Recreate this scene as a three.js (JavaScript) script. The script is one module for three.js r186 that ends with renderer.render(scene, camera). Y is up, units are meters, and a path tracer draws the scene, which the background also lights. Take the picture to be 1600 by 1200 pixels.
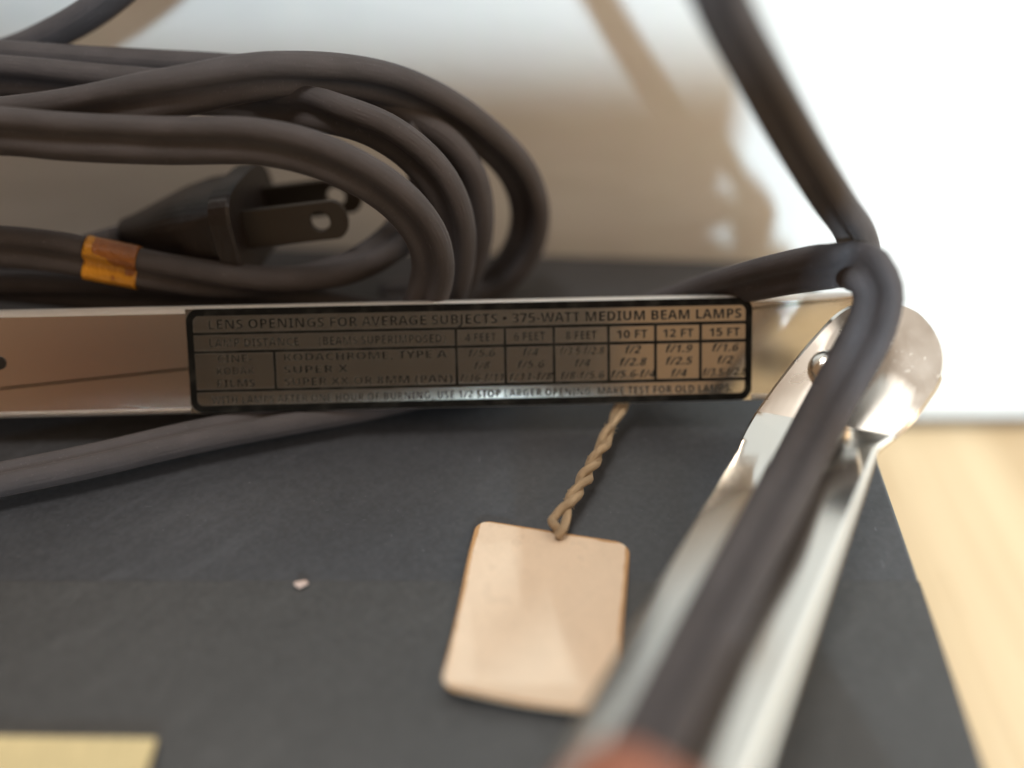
import * as THREE from 'three';
import { RectAreaLightUniformsLib } from 'three/addons/lights/RectAreaLightUniformsLib.js';
import { RoundedBoxGeometry } from 'three/addons/geometries/RoundedBoxGeometry.js';
import { mergeGeometries, mergeVertices, toCreasedNormals } from 'three/addons/utils/BufferGeometryUtils.js';
import { MarchingCubes } from 'three/addons/objects/MarchingCubes.js';

// ---------------------------------------------------------------- camera, light, exposure
const scene = new THREE.Scene();
const camera = new THREE.PerspectiveCamera(45, 4 / 3, 0.005, 20);
camera.position.set(0, 0.091, 0);
camera.rotation.x = -40 * Math.PI / 180;
camera.focus = 0.1225;                       // metres, on the upper half of the tag
camera.userData.fStop = 4.0;
scene.add(camera);

const renderer = new THREE.WebGLRenderer({ antialias: true });
renderer.toneMapping = THREE.LinearToneMapping;
renderer.toneMappingExposure = 1;
renderer.shadowMap.enabled = true;
RectAreaLightUniformsLib.init();

scene.background = new THREE.Color().setRGB(0.28, 0.18, 0.105);   // the dim, warm room all round
function areaLight(name, rgb, intensity, w, h, from, to) {
  const l = new THREE.RectAreaLight(new THREE.Color().setRGB(...rgb), intensity, w, h);
  l.name = name; l.position.set(...from); l.lookAt(...to); scene.add(l);
  return l;
}
// the window stands well to the side of the viewer and is seen at a slant, so it gives more light the farther right a surface lies
areaLight('window_light', [0.73, 0.96, 1.10], 2550, 0.36, 0.065, [0.06, 0.65, 1.4], [1.0476, 0.5895, 1.254]);
areaLight('side_light', [1, 0.73, 0.47], 4.3, 0.24, 0.24, [0.38, 0.24, 0.03], [0.06, 0.0, -0.13]);
areaLight('ceiling_light', [1, 0.95, 0.88], 27, 0.4, 0.3, [-0.25, 1.3, -0.06], [0.0, 0.0, -0.07]);

// ---------------------------------------------------------------- helpers
const MM = 0.001, V = (p) => new THREE.Vector3(...p), R = (d) => d * Math.PI / 180;
let seed = 20240;
const rnd = () => { seed = (seed * 1664525 + 1013904223) >>> 0; return seed / 4294967296; };
function hash(x, y, s) { let h = (x * 374761393 + y * 668265263 + s * 974634721) | 0; h = Math.imul(h ^ (h >>> 13), 1274126177); return ((h ^ (h >>> 16)) >>> 0) / 4294967296; }
function noise(x, y, s = 1, px = 0, py = 0) {      // value noise, tiling after px, py cells
  const i = Math.floor(x), j = Math.floor(y), f = x - i, g = y - j, u = f * f * (3 - 2 * f), v = g * g * (3 - 2 * g);
  const w = (n, p) => p ? ((n % p) + p) % p : n;
  const a = hash(w(i, px), w(j, py), s), b = hash(w(i + 1, px), w(j, py), s), c = hash(w(i, px), w(j + 1, py), s), d = hash(w(i + 1, px), w(j + 1, py), s);
  return a + (b - a) * u + (c - a) * v + (a - b - c + d) * u * v;
}
const fbm = (x, y, s, px, py, o = 4) => { let t = 0, k = 0.5; for (let n = 0; n < o; n++) { t += k * noise(x, y, s + n, px, py); x *= 2; y *= 2; px *= 2; py *= 2; k /= 2; } return t / (1 - 2 * k); };
function tex(w, h, f, srgb = false) {              // f(u, v) -> [r, g, b] 0..1
  const d = new Uint8Array(w * h * 4);
  for (let y = 0; y < h; y++) for (let x = 0; x < w; x++) {
    const c = f(x / w, y / h), k = (y * w + x) * 4;
    for (let i = 0; i < 3; i++) d[k + i] = Math.max(0, Math.min(255, 255 * (c.length ? c[i] : c)));
    d[k + 3] = 255;
  }
  const t = new THREE.DataTexture(d, w, h);
  t.wrapS = t.wrapT = THREE.RepeatWrapping; t.magFilter = THREE.LinearFilter; t.minFilter = THREE.LinearFilter;
  if (srgb) t.colorSpace = THREE.SRGBColorSpace;
  t.needsUpdate = true;
  return t;
}
const rep = (t, x, y) => { const c = t.clone(); c.repeat.set(x, y); c.needsUpdate = true; return c; };
function obj(name, g, m, parent = scene) { const o = new THREE.Mesh(g, m); o.name = name; o.castShadow = o.receiveShadow = true; parent.add(o); return o; }
function thing(name, label, category, at = [0, 0, 0]) { const o = new THREE.Group(); o.name = name; o.position.set(...at); o.userData = { label, category }; scene.add(o); return o; }
const struct = (o, label) => { o.userData.kind = 'structure'; if (label) o.userData.label = label; return o; };
// a swept solid: rings of points, capped; ring(i) -> array of Vector3
function loft(rings, uvs) {
  const n = rings[0].length, pos = [], uv = [], idx = [];
  rings.forEach((r, i) => { for (let k = 0; k <= n; k++) { const p = r[k % n]; pos.push(p.x, p.y, p.z); uv.push(...(uvs ? uvs(i, k / n) : [k / n, i / (rings.length - 1)])); } });
  const m = n + 1;
  for (let i = 0; i < rings.length - 1; i++) for (let k = 0; k < n; k++) { const a = i * m + k, b = a + 1, c = a + m, d = c + 1; idx.push(a, c, b, b, c, d); }
  for (const [i, flip] of [[0, 0], [rings.length - 1, 1]]) {
    const c = rings[i].reduce((s, p) => s.add(p), new THREE.Vector3()).multiplyScalar(1 / n), at = pos.length / 3;
    pos.push(c.x, c.y, c.z); uv.push(0.5, i ? 1 : 0);
    for (let k = 0; k < n; k++) flip ? idx.push(at, i * m + k + 1, i * m + k) : idx.push(at, i * m + k, i * m + k + 1);
  }
  const g = new THREE.BufferGeometry();
  g.setAttribute('position', new THREE.Float32BufferAttribute(pos, 3)); g.setAttribute('uv', new THREE.Float32BufferAttribute(uv, 2)); g.setIndex(idx);
  g.computeVertexNormals();
  return g;
}
// two-conductor cord: pts in mm, hints = width directions spread along the cord
function cordShape(pts, w, h, hints, { from = 0, to = 1, grow = 0, wobble = 0.12, seedAt = 1, per = 1.2 } = {}) {
  const curve = new THREE.CatmullRomCurve3(pts.map((p) => V(p).multiplyScalar(MM)), false, 'centripetal'), len = curve.getLength();
  curve.arcLengthDivisions = 800; curve.updateArcLengths();
  const N = Math.max(8, Math.round(len * (to - from) / (MM * per))), rings = [], K = 28, hv = hints.map(V);
  let last = null;
  for (let i = 0; i <= N; i++) {
    const s = from + (to - from) * i / N, c = curve.getPointAt(s), t = curve.getTangentAt(s), q = s * (hv.length - 1), j = Math.min(hv.length - 2, Math.floor(q));
    const wv = hv.length > 1 ? hv[j].clone().lerp(hv[j + 1], q - j) : hv[0].clone();
    wv.addScaledVector(t, -wv.dot(t)).normalize();
    if (last && wv.dot(last) < 0) wv.negate();
    last = wv;
    const b = new THREE.Vector3().crossVectors(t, wv), ring = [];
    c.x += wobble * MM * (noise(s * len * 55, 1, seedAt) - 0.5); c.y += wobble * MM * (noise(s * len * 55, 7, seedAt) - 0.5);
    for (let k = 0; k < K; k++) {
      const a = k / K * 2 * Math.PI, r = h / 2, e = w / 2 - r;
      let x = Math.cos(a), y = Math.sin(a);
      const sx = Math.sign(x) * Math.pow(Math.abs(x), 0.9);
      const X = sx * (r + e), g = Math.exp(-Math.pow(X / (0.12 * w), 2));
      const edge = Math.abs(X) > e ? Math.sqrt(Math.max(0, 1 - Math.pow((Math.abs(X) - e) / r, 2))) : 1;
      const Yv = Math.sign(y) * (Math.abs(y) < 1e-6 ? 0 : edge * r * (1 - 0.5 * g));
      const f = 1 + grow / (h / 2);
      ring.push(c.clone().addScaledVector(wv, X * MM * (1 + grow / (w / 2))).addScaledVector(b, Yv * MM * f));
    }
    rings.push(ring);
  }
  return loft(rings, (i, k) => [k * 0.016, (from + (to - from) * i / N) * len]);
}
// a flat strip with thickness, centres / half-width vectors in metres
function strip(centres, halves, thick, lift) {
  const rings = centres.map((c, i) => {
    const a = centres[Math.max(0, i - 1)], b = centres[Math.min(centres.length - 1, i + 1)], t = b.clone().sub(a).normalize();
    const up = new THREE.Vector3().crossVectors(halves[i], t).normalize(); if (up.y < 0) up.negate();
    const r = [], n = 16, e = Math.min(thick * 0.32, halves[i].length() * 0.4), wl = halves[i].length(), wu = halves[i].clone().normalize();
    const at = (x, y) => r.push(c.clone().addScaledVector(wu, x).addScaledVector(up, y + (lift ? lift(x / wl, i / (centres.length - 1)) : 0)));
    for (let k = 0; k <= n; k++) at(-wl + e + (2 * wl - 2 * e) * k / n, thick / 2);
    at(wl, thick / 2 - e); at(wl, -thick / 2 + e);
    for (let k = n; k >= 0; k--) at(-wl + e + (2 * wl - 2 * e) * k / n, -thick / 2);
    at(-wl, -thick / 2 + e); at(-wl, thick / 2 - e);
    return r;
  });
  let run = [0]; for (let i = 1; i < centres.length; i++) run.push(run[i - 1] + centres[i].distanceTo(centres[i - 1]));
  const n = rings[0].length, wide = halves.map((h) => h.length());
  const g = loft(rings, (i, k) => { const q = Math.round(k * n) % n, x = q <= 16 ? q / 8 - 1 : q < 19 ? 1 : q < 36 ? 1 - (q - 19) / 8 : -1; return [wide[i] * x, run[i]]; });
  return g;
}

// ---------------------------------------------------------------- materials
const speck = tex(256, 256, (u, v) => fbm(u * 24, v * 24, 3, 24, 24, 4));
const wallMap = tex(1024, 512, (u, v) => { const n = fbm(u * 90, v * 6, 11, 90, 6, 3), m = fbm(u * 5, v * 5, 15, 5, 5, 4); const k = 0.80 + 0.035 * (n - 0.5) + 0.05 * (m - 0.5); return [Math.pow(k, 0.4545), Math.pow(k * 0.995, 0.4545), Math.pow(k * 0.98, 0.4545)]; }, true);
const wallMat = new THREE.MeshStandardMaterial({ map: wallMap, roughness: 0.85, bumpMap: rep(speck, 3, 3), bumpScale: 0.0001 });
const woodMap = tex(1024, 1024, (u, v) => {
  const w = u + 0.02 * (fbm(u * 6, v * 2, 31, 6, 2, 3) - 0.5), broad = fbm(w * 8, v * 1.0 * 2, 21, 8, 2, 3), fine = fbm(w * 160, v * 5, 25, 160, 5, 3), pore = noise(w * 260, v * 14, 29, 260, 14) > 0.86 ? 0.92 : 1;
  const k = (0.83 + 0.48 * (broad - 0.5) + 0.1 * (fine - 0.5)) * pore;
  return [0.87 * Math.pow(k, 0.7), 0.79 * Math.pow(k, 0.9), 0.655 * Math.pow(k, 1.15)];
}, true);
const woodMat = new THREE.MeshStandardMaterial({ map: woodMap, roughness: 0.5, bumpMap: woodMap, bumpScale: 0.00008 });
const paper = (r, g, b, s) => tex(1024, 1024, (u, v) => {
  const blot = fbm(u * 7, v * 7, s, 7, 7, 5), a = (u + v) * 26, c = (u - v) * 7, brush = fbm(a * 2, c, s + 9, 104, 14, 3), dust = noise(u * 420, v * 420, s + 20, 420, 420);
  const streak = Math.max(0, brush - 0.62) * 1.2 * Math.max(0, fbm(u * 12, v * 12, s + 40, 12, 12, 3) - 0.4);
  const k = 1 + 0.35 * (blot - 0.5) + 0.12 * (brush - 0.5) + (dust > 0.955 ? 0.9 * noise(u * 30, v * 30, s + 50, 30, 30) : 0) + 0.35 * (noise(u * 300, v * 300, s + 60, 300, 300) - 0.5) + (noise(u * 170, v * 170, s + 70, 170, 170) > 0.985 ? 1.3 : 0) + streak * 3.2;
  return [Math.pow(r * k, 0.4545), Math.pow(g * k, 0.4545), Math.pow(b * k, 0.4545)];
}, true);
const paperBump = tex(512, 512, (u, v) => 0.6 * fbm(u * 120, v * 120, 51, 120, 120, 3) + 0.4 * fbm(u * 10, v * 10, 57, 10, 10, 3));
const blackPaper = new THREE.MeshStandardMaterial({ map: paper(0.036, 0.0365, 0.041, 61), roughness: 0.4, bumpMap: paperBump, bumpScale: 0.00007 });
const blackPaperWorn = new THREE.MeshStandardMaterial({ map: paper(0.038, 0.037, 0.037, 67), roughness: 0.5, bumpMap: paperBump, bumpScale: 0.0001 });
const scratch = tex(1024, 256, (u, v) => 0.5 + 0.3 * (fbm(u * 8, v * 180, 71, 8, 180, 2) - 0.5) + 0.5 * (fbm(u * 9, v * 5, 73, 9, 5, 3) - 0.5));
const chromeRough = tex(512, 512, (u, v) => 0.30 + 0.22 * (fbm(u * 9, v * 9, 81, 9, 9, 4) - 0.35) + (noise(u * 180, v * 180, 85, 180, 180) > 0.93 ? 0.15 : 0));
const chrome = new THREE.MeshStandardMaterial({ color: new THREE.Color().setRGB(0.77, 0.735, 0.68), metalness: 1, roughness: 0.46, roughnessMap: rep(chromeRough, 20, 20), bumpMap: rep(scratch, 6, 6), bumpScale: 0.00001 });
const chromeWorn = chrome.clone(); chromeWorn.roughness = 0.95;
const tick = tex(512, 64, (u, v) => { const a = noise(u * 90 + v * 3, v * 2, 161, 90, 2), b = fbm(u * 30, v * 4, 165, 30, 4, 3); return 0.6 * a + 0.4 * b; });
const chromeEdge = chrome.clone(); chromeEdge.color.setRGB(0.84, 0.80, 0.76); chromeEdge.roughnessMap = null; chromeEdge.roughness = 0.42; chromeEdge.bumpMap = rep(tick, 40, 40); chromeEdge.bumpScale = 0.00006;
const cordBump = tex(256, 256, (u, v) => 0.5 * fbm(u * 30, v * 60, 91, 30, 60, 3) + 0.5 * noise(u * 60, v * 10, 95, 60, 10));
const cordMap = tex(256, 512, (u, v) => { const k = 1 + 0.5 * (fbm(u * 6, v * 12, 97, 6, 12, 4) - 0.5) + (noise(u * 90, v * 180, 99, 90, 180) > 0.93 ? 0.6 : 0); return [Math.pow(0.059 * k, 0.4545), Math.pow(0.051 * k, 0.4545), Math.pow(0.054 * k, 0.4545)]; }, true);
const cordMat = new THREE.MeshPhysicalMaterial({ map: rep(cordMap, 60, 20), roughness: 0.78, bumpMap: rep(cordBump, 60, 60), bumpScale: 0.00006, sheen: 0.5, sheenRoughness: 0.5, sheenColor: new THREE.Color(0.5, 0.45, 0.45) });

// ---------------------------------------------------------------- the setting: table, wall
{
  const g = new THREE.BoxGeometry(1.6, 0.03, 0.96), uv = g.attributes.uv;
  for (let i = 0; i < uv.count; i++) uv.setXY(i, uv.getX(i) * 5.2, uv.getY(i) * 2.4);
  const t = struct(obj('table', g, woodMat), 'pale wooden table top under the black box');
  t.position.set(0.2, -0.063, 0.302 - 0.03); t.rotation.y = R(-0.5);
  const w = new THREE.BoxGeometry(1.9, 0.9, 0.02), wu = w.attributes.uv;
  for (let i = 0; i < wu.count; i++) wu.setXY(i, wu.getX(i) * 3, wu.getY(i) * 3);
  const wall = struct(obj('wall', w, wallMat), 'plain white wall behind the black box');
  wall.position.set(0, 0.405, -0.1605); wall.rotation.y = R(0.4);
  const strip_ = obj('baseboard', new RoundedBoxGeometry(1.9, 0.0031, 0.006, 2, 0.0006), new THREE.MeshStandardMaterial({ color: new THREE.Color().setRGB(0.09, 0.065, 0.045), roughness: 0.6, bumpMap: rep(speck, 40, 1), bumpScale: 0.0002 }));
  strip_.position.set(0, -0.0464, -0.1532); strip_.rotation.y = R(0.4);
  struct(strip_, 'thin brown strip along the foot of the white wall');
}

// ---------------------------------------------------------------- black box
const box = thing('black_box', 'large black paper-covered box with flat lid standing on the wooden table against the wall', 'box', [0, -0.0478, 0]);
{
  const turn = (g, x0, x1, z0, z1, y0, y1, r) => { const b = new RoundedBoxGeometry(x1 - x0, y1 - y0, z1 - z0, 3, r); b.translate((x0 + x1) / 2, (y0 + y1) / 2 + 0.0478, (z0 + z1) / 2); return b; };
  // the box is turned 3.3 degrees about its back right corner
  const a = R(-3.3), lay = (g) => { g.translate(-0.0539, 0, 0.1427); g.rotateY(a); g.translate(0.0539, 0, -0.1427); const p = g.attributes.position, uv = g.attributes.uv; for (let i = 0; i < uv.count; i++) uv.setXY(i, p.getX(i) * 7 + p.getY(i) * 3, p.getZ(i) * 7 + p.getY(i) * 3); return g; };
  obj('lid_panel', lay(turn(0, -0.2, 0.0539, -0.1427, -0.0186, -0.0020, 0, 0.0007)), blackPaper, box);
  const fs = new THREE.Shape([[-0.2, 0.0712], [0.04985, 0.0712], [0.04675, 0.0182], [-0.2, 0.0175]].map((p) => new THREE.Vector2(...p)).reverse());
  const fg = new THREE.ExtrudeGeometry(fs, { depth: 0.00006, bevelEnabled: true, bevelSize: 0.00005, bevelThickness: 0.00003, bevelSegments: 2, bevelOffset: -0.0003 });
  fg.rotateX(-Math.PI / 2); fg.translate(0, 0.0478 + 0.00004, 0);
  { const p = fg.attributes.position, uv = fg.attributes.uv; for (let i = 0; i < uv.count; i++) uv.setXY(i, p.getX(i) * 7, p.getZ(i) * 7); }
  obj('lid_flap', fg, blackPaperWorn, box);
  obj('body', lay(turn(0, -0.1994, 0.0532, -0.1421, -0.0192, -0.0478, -0.0018, 0.0006)), blackPaperWorn, box);
}

// ---------------------------------------------------------------- chrome light bar
const bar = thing('light_bar', 'chrome light bar with a black printed table, lying in front of the coiled cord', 'light bar', [-0.0707, 0.005, -0.0949]);
const barBody = new THREE.Group();
{
  const L = 120, Hh = 15.0, r = 0.5, s = new THREE.Shape();
  s.moveTo(-42 + r, 0); s.lineTo(L - r, 0); s.quadraticCurveTo(L, 0, L, r); s.lineTo(L, Hh - r); s.quadraticCurveTo(L, Hh, L - r, Hh); s.lineTo(-42 + r, Hh); s.quadraticCurveTo(-42, Hh, -42, Hh - r); s.lineTo(-42, r); s.quadraticCurveTo(-42, 0, -42 + r, 0);
  
  const g = new THREE.ExtrudeGeometry(s, { depth: 1.0, bevelEnabled: true, bevelSize: 1.0, bevelThickness: 1.0, bevelSegments: 10, bevelOffset: -1.0, curveSegments: 20 });
  g.translate(0, 0, -2.0); g.scale(MM, MM, MM);
  const place = (m) => { m.rotation.set(0, 0, 0); m.quaternion.setFromEuler(new THREE.Euler(R(-33), Math.atan2(-(-0.09897 + 0.09493), 0.10964), 0, 'YXZ')); return m; };
  const face = place(obj('bar', g, [chrome, chromeEdge], bar));
  const sg = new THREE.CylinderGeometry(0.0009, 0.0010, 0.0006, 24); sg.rotateX(Math.PI / 2); sg.translate(0.0006, 0.0078, -0.0001);
  place(obj('screw', sg, new THREE.MeshStandardMaterial({ color: new THREE.Color().setRGB(0.03, 0.025, 0.022), roughness: 0.6, metalness: 0.6 }), bar));
  // printed table: a thin sheet a twentieth of a millimetre proud of the bar
  const c = document.createElement('canvas'); c.width = 2048; c.height = 352;
  const x = c.getContext('2d'), ink = '#0b0a0a', W = 2048, H = 352;
  x.fillStyle = '#ffffff'; x.fillRect(0, 0, W, H);
  x.strokeStyle = ink; x.fillStyle = ink;
  x.lineWidth = 26; x.beginPath(); x.roundRect(12, 12, W - 24, H - 24, 34); x.stroke();
  x.lineWidth = 11;
  const X = (f) => 14 + f * (W - 28), ln = (a, b, cc, d) => { x.beginPath(); x.moveTo(a, b); x.lineTo(cc, d); x.stroke(); };
  const y1 = 84, y2 = 146, y3 = 278;
  for (const y of [y1, y2, y3]) ln(14, y, W - 14, y);
  ln(X(0.146), y2, X(0.146), y3);
  const cols = [0.471, 0.559, 0.647, 0.746, 0.831, 0.913];
  cols.forEach((f) => ln(X(f), y1, X(f), y3));
  const put = (s, cx, cy, px, wide, al = 'left', wt = '') => { x.font = `${wt}${px}px sans-serif`; x.textAlign = 'left'; x.textBaseline = 'middle'; const m = x.measureText(s).width, k = wide ? wide / m : 1; x.save(); x.translate(al === 'center' ? cx - (wide || m) / 2 : cx, cy); x.scale(k, 1); x.fillText(s, 0, 0); x.restore(); };
  put('LENS OPENINGS FOR AVERAGE SUBJECTS \u2022 375-WATT MEDIUM BEAM LAMPS', X(0.03), 53, 45, W * 0.945, 'left', 'bold ');
  put('LAMP DISTANCE', X(0.03), 116, 40, W * 0.16, 'left', 'bold '); put('(BEAMS SUPERIMPOSED)', X(0.225), 116, 40, W * 0.225, 'left', 'bold ');
  ['CINE-', 'KODAK', 'FILMS'].forEach((s, i) => put(s, X(0.075), 170 + i * 42, 36, W * [0.062, 0.068, 0.07][i], 'center', 'bold '));
  put('KODACHROME, TYPE A', X(0.16), 170, 36, W * 0.29, 'left', 'bold '); put('SUPER X', X(0.16), 212, 36, W * 0.115, 'left', 'bold '); put('SUPER XX OR 8MM (PAN)', X(0.16), 254, 36, W * 0.3, 'left', 'bold ');
  const mid = (i) => X(((cols[i]) + (cols[i + 1] ?? 1)) / 2);
  ['4 FEET', '6 FEET', '8 FEET', '10 FT', '12 FT', '15 FT'].forEach((s, i) => put(s, mid(i), 116, 40, W * 0.056, 'center', 'bold '));
  [['f/5.6', 'f/4', 'f/3.5-f/2.8', 'f/2', 'f/1.9', 'f/1.6'], ['f/8', 'f/5.6', 'f/4', 'f/2.8', 'f/2.5', 'f/2'], ['f/16-f/11', 'f/11-f/8', 'f/8-f/5.6', 'f/5.6-f/4', 'f/4', 'f/3.5-f/2.8']].forEach((row, j) => row.forEach((s, i) => put(s, mid(i), 170 + j * 42, 36, Math.min(W * 0.08, s.length * 20), 'center', 'italic bold ')));
  put('WITH LAMPS AFTER ONE HOUR OF BURNING, USE 1/2 STOP LARGER OPENING. MAKE TEST FOR OLD LAMPS.', X(0.03), 310, 36, W * 0.93, 'left', 'bold ');
  const px = x.getImageData(0, 0, W, H).data, wear = (i, j) => fbm(i / 40, j / 40, 111, 52, 9, 4);
  const make = (f, srgb) => { const d = new Uint8Array(W * H * 4); for (let j = 0; j < H; j++) for (let i = 0; i < W; i++) { const k = ((H - 1 - j) * W + i) * 4, o = (j * W + i) * 4, q = f(1 - px[k] / 255, i, j); d[o] = q[0]; d[o + 1] = q[1]; d[o + 2] = q[2]; d[o + 3] = 255; } const t = new THREE.DataTexture(d, W, H); t.magFilter = t.minFilter = THREE.LinearFilter; t.needsUpdate = true; if (srgb) t.colorSpace = THREE.SRGBColorSpace; return t; };
  const cover = (a, i, j) => a * Math.min(1, 0.93 + 0.3 * (wear(i, j) - 0.35));
  const lab = make((a, i, j) => { const k = cover(a, i, j); return [221 - 207 * k, 214 - 200 * k, 203 - 190 * k]; }, true);
  const mr = make((a, i, j) => { const k = cover(a, i, j); return [0, 255 * (0.14 + 0.06 * (wear(i * 3, j * 3) - 0.5) + 0.45 * k), 255 * (1 - k)]; });
  const plate = new THREE.PlaneGeometry(0.0783, 0.0144, 1, 1); plate.translate(0.0654, 0.0074, 0.00005);
  const lp = place(obj('printed_table', plate, new THREE.MeshPhysicalMaterial({ map: lab, metalness: 1, metalnessMap: mr, roughness: 1, roughnessMap: mr, specularIntensity: 0.08 }), bar));
  lp.userData.label = 'black printed table of lens openings on the chrome bar';
}
{
  // the swinging arm: a flat strip that comes towards the camera, kinked where it joins its rounded pivot end
  const [F, f0, B, C, tabSide] = [[3.6, 19.46, -24.11], [13.64, 16.72, -42.11], [37.57, 10.22, -84.95], [46.81, 17.21, -92.78], [737.62, -295.47, 607.14]].map((p) => V(p).multiplyScalar(MM));
  const hw = 0.0087, hwT = 0.0079, roll = R(24), side = (a, b) => { const t = b.clone().sub(a).normalize(), e1 = new THREE.Vector3().crossVectors(t, new THREE.Vector3(0, 1, 0)).normalize(), e2 = new THREE.Vector3().crossVectors(e1, t); return e1.multiplyScalar(Math.cos(roll)).addScaledVector(e2, Math.sin(roll)); };
  const s1 = side(F, B), s2 = tabSide.normalize(), cs = [], hs = [];
  const kink = 0.0028, dA = B.clone().sub(F).normalize(), dT = C.clone().sub(B).normalize(), p0 = B.clone().addScaledVector(dA, -kink), p2 = B.clone().addScaledVector(dT, kink);
  for (let i = 0; i <= 14; i++) { cs.push(F.clone().lerp(p0, i / 14)); hs.push(s1.clone().multiplyScalar(hw * (i ? 1 : 0.93))); }
  for (let i = 1; i <= 7; i++) { const k = i / 8; cs.push(p0.clone().multiplyScalar((1 - k) * (1 - k)).addScaledVector(B, 2 * k * (1 - k)).addScaledVector(p2, k * k)); hs.push(s1.clone().lerp(s2, k * 0.3).normalize().multiplyScalar(hw)); }
  const armGeo = toCreasedNormals(strip(cs.concat([p2]), hs.concat([s1.clone().lerp(s2, 0.3).normalize().multiplyScalar(hw)]), 0.0013), 0.6);
  const off = new THREE.Vector3(-0.0707, 0.005, -0.0949);
  armGeo.translate(-off.x, -off.y, -off.z);
  obj('arm', armGeo, chrome, bar).userData.label = 'flat chrome arm reaching towards the viewer under the cord';
  const ct = [], ht = [], run = C.distanceTo(p2);
  for (let i = 0; i <= 4; i++) { ct.push(p2.clone().lerp(C, i / 4)); ht.push(s1.clone().lerp(s2, 0.3 + 0.7 * i / 4).normalize().multiplyScalar(hw + (hwT - hw) * i / 4)); }
  for (let i = 1; i <= 14; i++) { const a = i / 14.15 * Math.PI / 2; ct.push(C.clone().addScaledVector(dT, hwT * Math.sin(a))); ht.push(s2.clone().multiplyScalar(hwT * Math.cos(a))); }
  const tab = toCreasedNormals(strip(ct, ht, 0.0013), 0.6); tab.translate(-off.x, -off.y, -off.z);
  obj('pivot_end', tab, chromeWorn, bar).userData.label = 'rounded chrome end of the arm at the corner';
  const rv = new THREE.LatheGeometry([[0, 1.5], [1.4, 1.35], [2.2, 0.8], [2.5, 0.2], [2.5, -4]].map((p) => new THREE.Vector2(p[0] * MM, p[1] * MM)), 28);
  const rivet = obj('rivet', rv, chrome, bar);
  const up = new THREE.Vector3().crossVectors(s2, dT).normalize(); if (up.y < 0) up.negate();
  rivet.position.copy(C).addScaledVector(s2, -0.004).addScaledVector(dT, -0.005).addScaledVector(up, 0.0006).sub(off); rivet.quaternion.setFromUnitVectors(new THREE.Vector3(0, 1, 0), up);
}

// ---------------------------------------------------------------- cords
const coil = thing('power_cord', 'coiled dark brown power cord with its plug, standing behind the chrome bar', 'power cord', [-0.03, 0, -0.118]);
const local = (g) => { g.translate(0.03, 0, 0.118); return g; };
const Zw = [[1, 0, 0.4], [0.9, 0.4, 0.2], [0.3, 1, 0], [0, 1, -0.25], [0, 1, -0.1], [0.8, 0.3, 0.3], [0, 1, -0.3], [0, 1, -0.2], [0.2, 1, -0.1], [0.8, 0.4, 0.3], [1, 0, 0.3], [1, 0, 0.4]];
const L35 = [[-14.96, 9.72, -108.5], [-12.31, 15.74, -108], [-10.93, 21.09, -108], [-11.37, 25.67, -108], [-13.48, 29.86, -108], [-16.55, 33.23, -108], [-20.78, 36.12, -108], [-25.87, 38.16, -108.5], [-32.24, 39.31, -109], [-44.49, 39.25, -109.5], [-56.47, 39.76, -109.5], [-64.29, 40.45, -109.5], [-80.22, 40.17, -109], [-92.7, 37.11, -108.5], [-99.6, 31.93, -108], [-98.74, 25.77, -109], [-88.31, 23.14, -110], [-71.22, 22.73, -111], [-62.64, 21.69, -111], [-56.79, 20.22, -111], [-49.11, 18.4, -111], [-41.14, 17.31, -111], [-32.29, 16.65, -112], [-24.19, 17.21, -114], [-18.44, 18.53, -118], [-14.87, 20.78, -122.5], [-12.56, 25.03, -124.5], [-13.46, 30.17, -124.5], [-16.37, 33.85, -124]];
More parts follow.
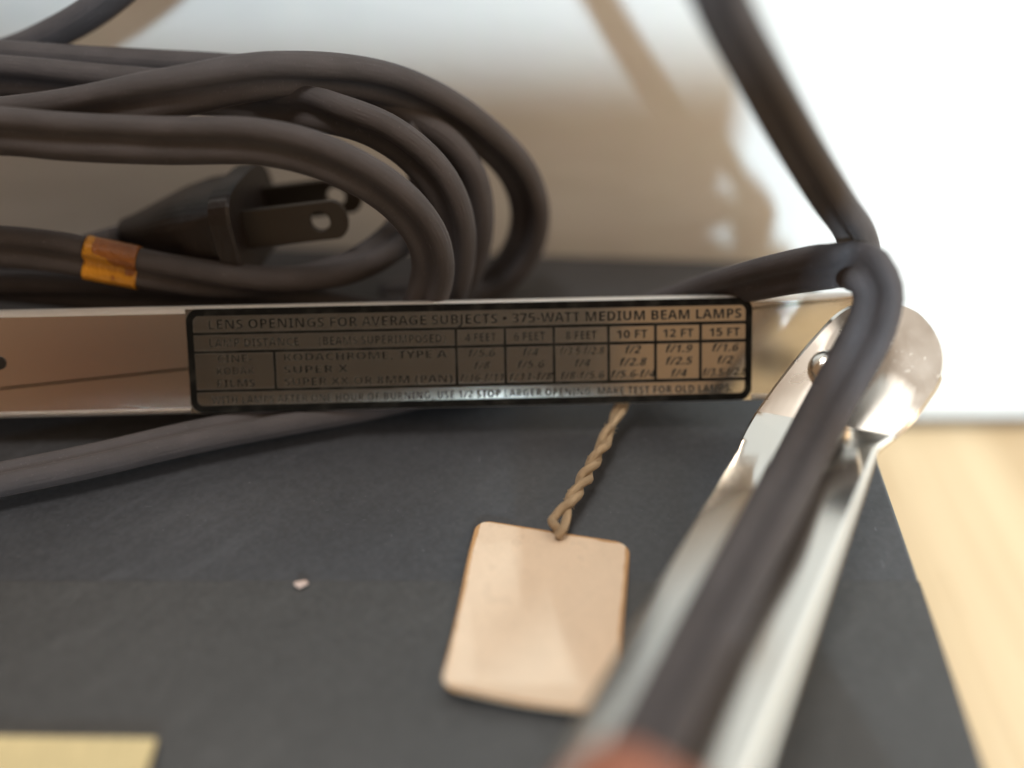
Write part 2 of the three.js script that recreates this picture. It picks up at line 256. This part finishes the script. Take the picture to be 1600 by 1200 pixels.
{
  const W = 6.1, Hh = 3.7;
  const cords = [
    cordShape(L35, W, Hh, Zw, { seedAt: 3 }),
    cordShape([[-21.37, 3.2, -124], [-10.69, 3.2, -126], [-3.15, 5.69, -127], [1.54, 11.55, -128], [2.8, 18.48, -128.5], [0.58, 25.85, -128], [-5.03, 32.47, -127], [-12.62, 38.01, -126], [-21.09, 41.37, -124.5], [-31.86, 43.91, -119], [-44.42, 42.98, -115.2], [-56.49, 40.65, -114.8], [-66.96, 39.25, -114.8], [-84.9, 37.01, -115.2], [-103.37, 34.57, -115.5], [-114.66, 26.83, -115.5], [-113.93, 17.67, -115], [-94.46, 14.65, -114.5], [-75.85, 13.86, -114.5], [-61.62, 13.29, -114], [-47.63, 12.25, -114], [-33.48, 11.33, -114], [-19.51, 7.66, -114.5]], W + 0.4, Hh + 0.2, [[0.8, 0.5, 0.6], [1, 0, 0.5], [0.8, 0.6, 0.1], [0.1, 1, -0.1], [0, 1, 0.1], [0, 1, 0.3], [0.8, 0.2, 0.5], [0, 1, 0], [0, 1, 0.2]], { seedAt: 5 }),
    cordShape([[-130.76, 31.7, -132], [-118.26, 38.97, -131], [-99.97, 41.77, -130.5], [-81.58, 42.32, -130.5], [-72.58, 42.13, -130.5], [-61.88, 41.49, -130.5], [-50.19, 40.94, -130.5], [-41, 40.67, -130], [-31.8, 40.04, -129], [-21.88, 38.11, -128], [-14.25, 34.65, -126.5], [-9.21, 31.96, -124.5], [-6.04, 28.09, -123], [-4.92, 23.22, -122], [-5.64, 16.13, -121], [-8.48, 9.2, -120], [-13.22, 3.76, -119], [-24.53, 3.2, -118]], W, Hh, [[0.2, 1, 0.6], [0.2, 0.6, 1], [0.6, 0.1, 1]], { seedAt: 7 }),
    cordShape([[-133.66, 28.46, -128], [-118.51, 37.57, -127.5], [-98.44, 40.74, -127], [-80.47, 40.92, -127], [-71.54, 40.64, -126.8], [-62.53, 40.15, -126.2], [-53.92, 39.29, -126.5], [-41.67, 39.03, -124], [-30.41, 38.88, -120.5], [-23.93, 39.07, -118], [-17.11, 37.13, -116.5], [-12.13, 33.44, -115.5], [-9.08, 28.87, -114.5], [-7.96, 23.09, -114], [-8.99, 15.32, -113.5], [-12.38, 8.39, -113.5], [-23.77, 3.75, -114]], W, Hh, [[0.1, 0.7, 0.8], [0.1, 1, 0.2], [0.4, 0.9, 0.1], [0.9, 0.4, 0.3], [1, 0, 0.4], [1, 0, 0.6]], { seedAt: 9 }),
    cordShape([[1.85, 19.13, -133.5], [3.76, 14.17, -133], [2.34, 8.33, -132], [-2.16, 3.65, -131], [-9.29, 3.2, -130], [-22.04, 3.2, -129]], W, Hh, [[0.4, 0.5, 1]], { seedAt: 11 }),
    cordShape([[-59.25, 18.14, -121], [-66.33, 16.83, -119.5], [-75.29, 15.34, -119], [-88.99, 14.3, -118.5], [-102.37, 14.05, -118]], W - 0.4, Hh, [[0.1, 0.5, 1]], { seedAt: 13 }),
  ];
  obj('cord', local(mergeGeometries(cords)), cordMat, coil);
  const tapeMap = tex(256, 256, (u, v) => { const a = fbm(u * 3, v * 3, 121, 3, 3, 4), b = noise(u * 2, v * 9, 127, 2, 9), t = a * 0.8 + b * 0.25 > 0.5; const k = 0.8 + 0.5 * (a - 0.5) + 0.1 * b; return t ? [0.90 * k, 0.62 * k, 0.14 * k] : [0.72 * k, 0.43 * k, 0.16 * k]; }, true);
  const lc = new THREE.CatmullRomCurve3(L35.map((p) => V(p).multiplyScalar(MM)), false, 'centripetal'), tc = V([-56.15, 20.64, -110]).multiplyScalar(MM);
  let at = 0, near = 1; for (let i = 0; i <= 3000; i++) { const d = lc.getPointAt(i / 3000).distanceTo(tc); if (d < near) { near = d; at = i / 3000; } }
  const half = 0.0036 / lc.getLength(), tape = cordShape(L35, W, Hh, Zw, { seedAt: 3, from: at - half, to: at + half, grow: 0.22, per: 0.4 });
  obj('tape_wrap', local(tape), new THREE.MeshPhysicalMaterial({ map: rep(tapeMap, 60, 60), roughness: 0.35, clearcoat: 0.4, clearcoatRoughness: 0.35, bumpMap: rep(speck, 100, 100), bumpScale: 0.0002 }), coil).userData.label = 'yellow brown tape wound round the cord';
  // plug
  const plug = new THREE.Group(); plug.name = 'plug'; plug.userData.label = 'dark brown two-pin plug inside the coil'; coil.add(plug);
  const A = V([0.991, 0.134, 0.0061]), S = V([-0.0314, 0.1875, 0.9818]), Wd = V([0.1304, -0.9731, 0.19]);
  plug.quaternion.setFromRotationMatrix(new THREE.Matrix4().makeBasis(A, S, Wd)); plug.scale.setScalar(0.9); plug.position.set(...[-38, 21.29, -122]).multiplyScalar(MM).add(new THREE.Vector3(0.03, 0, 0.118));
  const sec = (x, a, b, e = 3) => { const r = []; for (let k = 0; k < 32; k++) { const t = k / 32 * 2 * Math.PI, c = Math.cos(t), s = Math.sin(t); r.push(new THREE.Vector3(x, a * Math.sign(c) * Math.pow(Math.abs(c), 2 / e), b * Math.sign(s) * Math.pow(Math.abs(s), 2 / e)).multiplyScalar(MM)); } return r; };
  const prof = [[-23, 2.6, 2.2, 2], [-21, 3.4, 2.7, 2], [-17, 6, 4, 2.4], [-12, 9, 5.6, 3], [-8, 10.4, 6.2, 3.4], [-4.5, 10.9, 6.2, 3.6], [-3.6, 11.0, 6.3, 3.6], [-3.3, 12.3, 7.4, 3.6], [-0.5, 12.5, 7.5, 3.6], [0, 12.1, 7.2, 3.6]];
  const plugMat = new THREE.MeshStandardMaterial({ color: new THREE.Color().setRGB(0.015, 0.010, 0.009), roughness: 0.5, bumpMap: rep(speck, 2, 2), bumpScale: 0.00005 });
  obj('plug_body', toCreasedNormals(loft(prof.map((p) => sec(...p))), 0.8), plugMat, plug);
  const bs = new THREE.Shape(); bs.moveTo(-2, -3.1); bs.lineTo(14.6, -3.1); bs.quadraticCurveTo(16.6, -2.6, 16.6, 0); bs.quadraticCurveTo(16.6, 2.6, 14.6, 3.1); bs.lineTo(-2, 3.1); bs.lineTo(-2, -3.1);
  const bh = new THREE.Path(); bh.absarc(12.2, 0, 1.6, 0, Math.PI * 2, true); bs.holes.push(bh);
  const bg = new THREE.ExtrudeGeometry(bs, { depth: 1.0, bevelEnabled: true, bevelSize: 0.2, bevelThickness: 0.2, bevelSegments: 2, bevelOffset: -0.2, curveSegments: 16 });
  bg.translate(0, 0, -0.5); bg.rotateX(-Math.PI / 2); bg.scale(MM, MM, MM);
  const bladeMat = new THREE.MeshStandardMaterial({ color: new THREE.Color().setRGB(0.06, 0.048, 0.038), metalness: 0.75, roughness: 0.5 });
  for (const s of [-1, 1]) obj('prong', bg, bladeMat, plug).position.set(0, s * 0.00635, 0);
}
function singleCord(name, label, pts, w, h, hints, at, sd) {
  const g = cordShape(pts, w, h, hints, { seedAt: sd }); g.translate(-at[0], -at[1], -at[2]);
  const o = obj(name, g, cordMat); o.position.set(...at); o.userData = { label, category: 'cord' };
  return o;
}
singleCord('cord', 'dark cord rising from the coil top and leaving the picture at upper left', [[-92.43, 37.96, -137.5], [-82.54, 38.64, -137.5], [-74.02, 40.46, -137], [-66.01, 43.63, -136], [-59.08, 47.13, -135], [-51.55, 52.18, -134], [-38.67, 62.94, -132], [-26.16, 77.54, -130], [-19.74, 95.28, -128]], 6.4, 4.4, [[0.3, 0.3, 1]], [-0.06, 0.03, -0.137], 15);
singleCord('cord_001', 'single dark cord lying on the black box and slipping under the chrome bar', [[-95.81, 3.1, -77.18], [-81.78, 3.1, -80.84], [-73.11, 3.1, -83.3], [-67.29, 3.1, -85.26], [-55.95, 3.1, -88.95], [-44.16, 3.1, -93.21], [-32.5, 3.1, -96.89], [-22.05, 3.1, -99.9], [-11.28, 3.1, -103.88], [-1.94, 3.1, -109.27]], 5.4, 3.6, [[0.35, 0.1, 1]], [-0.06, 0, -0.09], 17);
singleCord('cord_002', 'dark cord hanging down past the white wall to the corner of the bar', [[46.48, 19.72, -108.5], [46.68, 23.9, -106.5], [44.01, 29.34, -103.5], [38.24, 36.68, -99], [30.81, 46.47, -95], [24.81, 54.92, -92.5], [20.23, 61.62, -89.5], [16.41, 68.2, -86], [12.33, 76.45, -81], [9.03, 86.75, -74]], 5.3, 3.4, [[1, 0.2, 0.9], [1, 0.2, 0.5], [1, 0.3, 0.3]], [0.045, 0.02, -0.107], 19);
singleCord('cord_003', 'dark flat cord folded over the corner and running along the chrome arm', [[19.24, 9.57, -113.5], [25.66, 13.64, -111.5], [31.27, 18.45, -108], [36.23, 22.88, -104], [40.14, 26.24, -100.5], [42.5, 27.72, -98.5], [43.62, 28.76, -95.02], [44.4, 26.96, -92.99], [43.7, 24.1, -90.85], [41.94, 20.57, -88.8], [38.61, 16.9, -84.68], [33.72, 14.37, -77.34], [26.85, 16.45, -65.64], [20.39, 17.37, -55.05], [15.61, 18.81, -46.73], [11.5, 20.32, -39.51], [8.03, 21.26, -33.51], [4.56, 21.34, -27.71]], 6.3, 2.7, [[0.1, 1, 0.35], [0.15, 1, 0.3], [0.75, 0.35, 0.4], [0.85, 0.3, 0.45], [0.85, 0.35, 0.45], [0.85, 0.35, 0.45]], [0.035, 0.013, -0.08], 21);

// ---------------------------------------------------------------- paper tag on a string
{
  const tag = thing('paper_tag', 'blank beige paper tag on a twisted tan string lying on the black box', 'tag', [0.003, 0, -0.066]);
  const top = new THREE.Vector3(5.17, 0, -78.3), bot = new THREE.Vector3(1.45, 0, -53.4), w0 = new THREE.Vector3(9.7, 0, 2.0), w1 = new THREE.Vector3(9.25, 0, 1.65), cs = [], hs = [], N = 40, len = bot.distanceTo(top), r = 2.0;
  for (let i = 0; i <= N; i++) {
    const t = 0.5 - 0.5 * Math.cos(i / N * Math.PI), d = Math.min(t, 1 - t) * len, cut = d < r ? r - Math.sqrt(r * r - (r - d) * (r - d)) : 0;
    const c = top.clone().lerp(bot, t); c.y = 0.45 + 0.9 * Math.exp(-Math.pow((t - 0.26) / 0.22, 2)) + 1.3 * Math.pow(Math.max(0, t - 0.55) / 0.45, 2);
    const h = w0.clone().lerp(w1, t); h.setLength(h.length() - cut);
    cs.push(c.sub(new THREE.Vector3(3, 0, -66)).multiplyScalar(MM)); hs.push(h.multiplyScalar(MM));
  }
  const g = toCreasedNormals(strip(cs, hs, 0.0003, (x, t) => 0.0005 * x * x * t), 0.7);
  const m = tex(512, 512, (u, v) => { const X = (u - 0.5) * 24 / 9.6, Yv = v * 27 / len, e = Math.max(Math.abs(X), Math.abs(Yv * 2 - 1)); const n = fbm(u * 9, v * 9, 131, 9, 9, 5), f = fbm(u * 60, v * 60, 137, 60, 60, 3), rim = e > 0.965 + 0.04 * n - 0.01 ? 0.7 : 1, fox = n > 0.7 ? 0.97 : 1; const k = (0.96 + 0.05 * (n - 0.5) + 0.03 * (f - 0.5)) * fox; return [0.865 * k * (rim < 1 ? 0.84 : 1), 0.77 * k * (rim < 1 ? 0.72 : 1), 0.67 * k * (rim < 1 ? 0.56 : 1)]; }, true);
  m.repeat.set(1 / 0.024, 1 / 0.027); m.offset.set(0.5, 0);
  const card = obj('tag_card', g, new THREE.MeshStandardMaterial({ map: m, roughness: 0.62, bumpMap: rep(speck, 60, 60), bumpScale: 0.00002 }), tag);
  const pts = [[18.85, 4, -105.15], [15.52, 3.2, -98.95], [12.06, 2.6, -91.07], [8.82, 2.2, -84.27], [5.84, 2, -78.57]].map((p) => V(p).sub(new THREE.Vector3(3, 0, -66)).multiplyScalar(MM));
  const mid = new THREE.CatmullRomCurve3(pts), L = mid.getLength();
  const strandMat = new THREE.MeshStandardMaterial({ color: new THREE.Color().setRGB(0.76, 0.55, 0.34), roughness: 0.9, bumpMap: rep(cordBump, 2, 12), bumpScale: 0.0004 });
  const strands = [];
  for (const s of [0, 1]) {
    const sp = [], n = 60;
    for (let i = 0; i <= n; i++) {
      const t = i / n, c = mid.getPointAt(t), tg = mid.getTangentAt(t), sd = new THREE.Vector3(tg.z, 0, -tg.x).normalize(), a = s * Math.PI + (t + 0.05 * Math.sin(t * 9)) * L * 2 * Math.PI / 0.0088, loose = t > 0.9 ? (t - 0.9) / 0.1 : 0;
      const rr = 0.00048 * (1 + 0.9 * (noise(t * 14, s * 9, 141) - 0.5));
      c.addScaledVector(sd, rr * Math.cos(a) * (1 - loose) + (s ? 1 : -1) * loose * 0.0009); c.y += rr * Math.sin(a) * (1 - loose) + 0.0004 - loose * 0.0003;
      sp.push(c);
    }
    const e = sp[sp.length - 1].clone(); sp.push(e.clone().add(new THREE.Vector3(-0.0003 * (s ? 1 : -1), 0.0001, 0.0008)), e.clone().add(new THREE.Vector3(-0.0010 * (s ? 1 : -1), -0.0006, 0.0013)));
    strands.push(sp); obj('string', new THREE.TubeGeometry(new THREE.CatmullRomCurve3(sp), 140, 0.00058, 8), strandMat, tag);
  }
}

{
  // loose fibres standing off the string
  const tag = scene.getObjectByName('paper_tag'), fibres = [];
  const sp = [[18.85, 4, -105.15], [15.52, 3.2, -98.95], [12.06, 2.6, -91.07], [8.82, 2.2, -84.27], [5.84, 2, -78.57]].map((p) => V(p).sub(new THREE.Vector3(3, 0, -66)).multiplyScalar(MM)), mid = new THREE.CatmullRomCurve3(sp);
  for (let i = 0; i < 90; i++) {
    const c = mid.getPointAt(0.1 + 0.87 * rnd()), dir = () => new THREE.Vector3(rnd() - 0.5, 0.5 * rnd() - 0.1, rnd() - 0.5).normalize(), a = dir(), b = dir();
    c.y += 0.0006; c.addScaledVector(a, 0.0006);
    const e = c.clone().addScaledVector(a, 0.0002 + 0.0003 * rnd()), f = e.clone().addScaledVector(b, 0.0004 * rnd());
    fibres.push(new THREE.TubeGeometry(new THREE.CatmullRomCurve3([c, e, f]), 5, 0.00005, 4));
  }
  obj('string_fibre', mergeGeometries(fibres), tag.children[1].material, tag).userData.kind = 'stuff';
}

// ---------------------------------------------------------------- cream card at the near edge, a paper flake
{
  const cs = [], hs = [];
  for (let i = 0; i <= 10; i++) { const t = i / 10; cs.push(new THREE.Vector3(-0.0066 - 0.0, 0.00045 + 0.0009 * t * t, (t - 0.5) * 0.02)); hs.push(new THREE.Vector3(0.0205, 0, 0.0003 )); }
  const m = tex(512, 256, (u, v) => { const k = 0.93 + 0.10 * (fbm(u * 150, v * 3, 151, 150, 3, 3) - 0.5) + 0.08 * (fbm(u * 6, v * 6, 155, 6, 6, 4) - 0.5); return [0.83 * k, 0.75 * k, 0.56 * k]; }, true);
  const c = obj('card', toCreasedNormals(strip(cs, hs, 0.0005), 0.6), new THREE.MeshStandardMaterial({ map: rep(m, 1 / 0.04, 1 / 0.02), roughness: 0.75 }));
  c.position.set(-0.0507, 0.0006, -0.0402); c.userData = { label: 'cream card with a straight edge lying on the black box near the viewer', category: 'card' };
  const f = new THREE.IcosahedronGeometry(0.00075, 1), p = f.attributes.position;
  for (let i = 0; i < p.count; i++) { const k = 0.7 + 0.6 * hash(Math.round(p.getX(i) * 1e6), Math.round(p.getZ(i) * 1e6), 7); p.setXYZ(i, p.getX(i) * k, p.getY(i) * 0.35, p.getZ(i) * k * 0.75); }
  f.computeVertexNormals();
  const fl = obj('paper_flake', f, new THREE.MeshStandardMaterial({ color: new THREE.Color().setRGB(0.5, 0.38, 0.33), roughness: 0.9 }));
  fl.position.set(-0.0255, 0.0006, -0.0702); fl.userData = { label: 'tiny pale pinkish flake of paper lying alone on the black box', category: 'paper scrap' };
}

// ---------------------------------------------------------------- the person who holds the arm (only the thumb tip is in the picture)
{
  const person = thing('person', 'person whose blurred thumb tip presses the cord onto the chrome arm', 'person', [0, 0, 0.06]);
  const off = new THREE.Vector3(0, 0, 0.06);
  function body(name, bones, res, k, mat) {          // bones [a, b, ra, rb] in mm, joined smoothly
    const lo = new THREE.Vector3(1e9, 1e9, 1e9), hi = new THREE.Vector3(-1e9, -1e9, -1e9);
    for (const [a, b, ra, rb] of bones) for (const [p, r] of [[a, ra], [b, rb]]) for (const c of ['x', 'y', 'z']) { const i = 'xyz'.indexOf(c); lo[c] = Math.min(lo[c], p[i] - r - k); hi[c] = Math.max(hi[c], p[i] + r + k); }
    const cen = lo.clone().add(hi).multiplyScalar(0.5), half = Math.max(hi.x - lo.x, hi.y - lo.y, hi.z - lo.z) / 2 * 1.06;
    const mc = new MarchingCubes(res, mat, false, false, 120000); mc.isolation = 0;
    const h = res / 2;
    for (let z = 0; z < res; z++) for (let y = 0; y < res; y++) for (let x = 0; x < res; x++) {
      const p = [cen.x + (x - h) / h * half, cen.y + (y - h) / h * half, cen.z + (z - h) / h * half];
      let acc = 0;
      for (const [a, b, ra, rb] of bones) {
        const d = [b[0] - a[0], b[1] - a[1], b[2] - a[2]], q = [p[0] - a[0], p[1] - a[1], p[2] - a[2]], t = Math.max(0, Math.min(1, (q[0] * d[0] + q[1] * d[1] + q[2] * d[2]) / (d[0] * d[0] + d[1] * d[1] + d[2] * d[2] + 1e-9)));
        const dist = Math.hypot(q[0] - t * d[0], q[1] - t * d[1], q[2] - t * d[2]) - (ra + (rb - ra) * t);
        acc += Math.exp(-Math.min(60, Math.max(-60, dist / k * 3)));
      }
      mc.field[z * res * res + y * res + x] = Math.log(acc + 1e-30) * k / 3 / half;
    }
    mc.update();
    const n = mc.count, g0 = new THREE.BufferGeometry();
    g0.setAttribute('position', new THREE.BufferAttribute(mc.positionArray.slice(0, n * 3), 3));
    g0.scale(half, half, half); g0.translate(cen.x, cen.y, cen.z); g0.scale(MM, MM, MM);
    let g = mergeVertices(g0, 1e-6); g.computeVertexNormals();
    g.translate(-off.x, -off.y, -off.z);
    const uv = new Float32Array(g.attributes.position.count * 2), P = g.attributes.position; for (let i = 0; i < P.count; i++) { uv[i * 2] = P.getX(i) + P.getZ(i) * 0.4; uv[i * 2 + 1] = P.getY(i) + P.getZ(i) * 0.6; }
    g.setAttribute('uv', new THREE.BufferAttribute(uv, 2));
    return obj(name, g, mat, person);
  }
  const skin = new THREE.MeshPhysicalMaterial({ color: new THREE.Color().setRGB(0.31, 0.118, 0.072), roughness: 0.55, bumpMap: rep(speck, 60, 60), bumpScale: 0.0003 });
  const T = [7.77, 23.76, -31.04], ta = [T[0] + 7, T[1], T[2] + 9], t1 = [T[0] + 19, T[1] - 3, T[2] + 22], t2 = [T[0] + 34, T[1] - 18, T[2] + 46], wr = [56, -20, 88];
  body('hand', [
    [T, ta, 5.6, 8], [ta, t1, 8, 8.4], [t1, t2, 8.6, 11], [t2, wr, 12, 18],
    [wr, [58, -20, 34], 18, 13], [wr, [40, -30, 36], 18, 12], [wr, [68, -14, 40], 17, 11],
    [[66, -12, 34], [56, -5, 6], 9.5, 8.4], [[56, -5, 6], [40, 3, -6], 8.2, 7.6], [[40, 3, -6], [22, 7, -16], 7.6, 6.2],
    [[56, -20, 34], [54, -25, 2], 9.5, 8.4], [[54, -25, 2], [40, -27, -6], 8.2, 7.4], [[40, -27, -6], [26, -24, -4], 7.4, 6.2],
    [[46, -27, 34], [40, -44, 6], 9, 8], [[40, -44, 6], [28, -46, -2], 7.8, 7], [[28, -46, -2], [16, -42, 0], 7, 6],
    [[38, -30, 36], [26, -57, 16], 8, 7], [[26, -57, 16], [16, -58, 8], 6.8, 6], [[16, -58, 8], [8, -54, 8], 6, 5.2],
    [wr, [90, -30, 160], 21, 24],
  ], 84, 4, skin);
  // the other hand, gripping the far end of the phone: bones given across, up and behind the phone's back
  const q = new THREE.Quaternion().setFromEuler(new THREE.Euler(R(-40), 0, 0)), W = (p) => { const v = V(p).applyQuaternion(q); return [v.x, v.y + 91, v.z]; };
  const grip = [[[-128, -20, 30], [-140, -50, 45], 15, 19], [[-140, -50, 45], [-190, -170, 160], 20, 27], [[-128, -24, 30], [-128, -14, 28], 13, 11]];
  [[-12, 7.4], [-21.5, 7.6], [-31, 7.4], [-40, 6.6]].forEach(([y, r], i) => grip.push([[-138, y, 26], [-142, y, 8], r + 2, r], [[-142, y, 8], [-131, y + 1, -5], r, r - 0.4], [[-131, y + 1, -5], [-101 + [4, 0, 2, 9][i] * -1, y + 2 - i, -5], r - 0.6, r - 1.6], [[-128, -20, 30], [-138, y, 26], 14, r + 2]));
  grip.push([[-128, -18, 30], [-112, -14, 26], 11, 9], [[-112, -14, 26], [-92, -16, 20], 9, 7.5]);
  body('hand', grip.map(([a, b, x, y]) => [W(a), W(b), x, y]), 72, 4, skin);
}
{
  const ph = thing('phone', 'dark phone held level over the bar, seen only in the chrome', 'phone', [0, 0.091, 0]);
  ph.rotation.x = R(-40);
  const dark = new THREE.MeshStandardMaterial({ color: new THREE.Color().setRGB(0.10, 0.088, 0.08), roughness: 0.5 });
  const b = new RoundedBoxGeometry(0.170, 0.050, 0.008, 4, 0.0038); b.translate(-0.044, -0.024, 0.0085);
  obj('phone_body', b, dark, ph);
  const lens = new THREE.CylinderGeometry(0.0055, 0.0055, 0.0015, 32); lens.rotateX(Math.PI / 2); 
  for (const x of [-0.014, -0.028]) obj('lens', lens, dark, ph).position.set(x, -0.008, 0.004);
}

renderer.render(scene, camera);
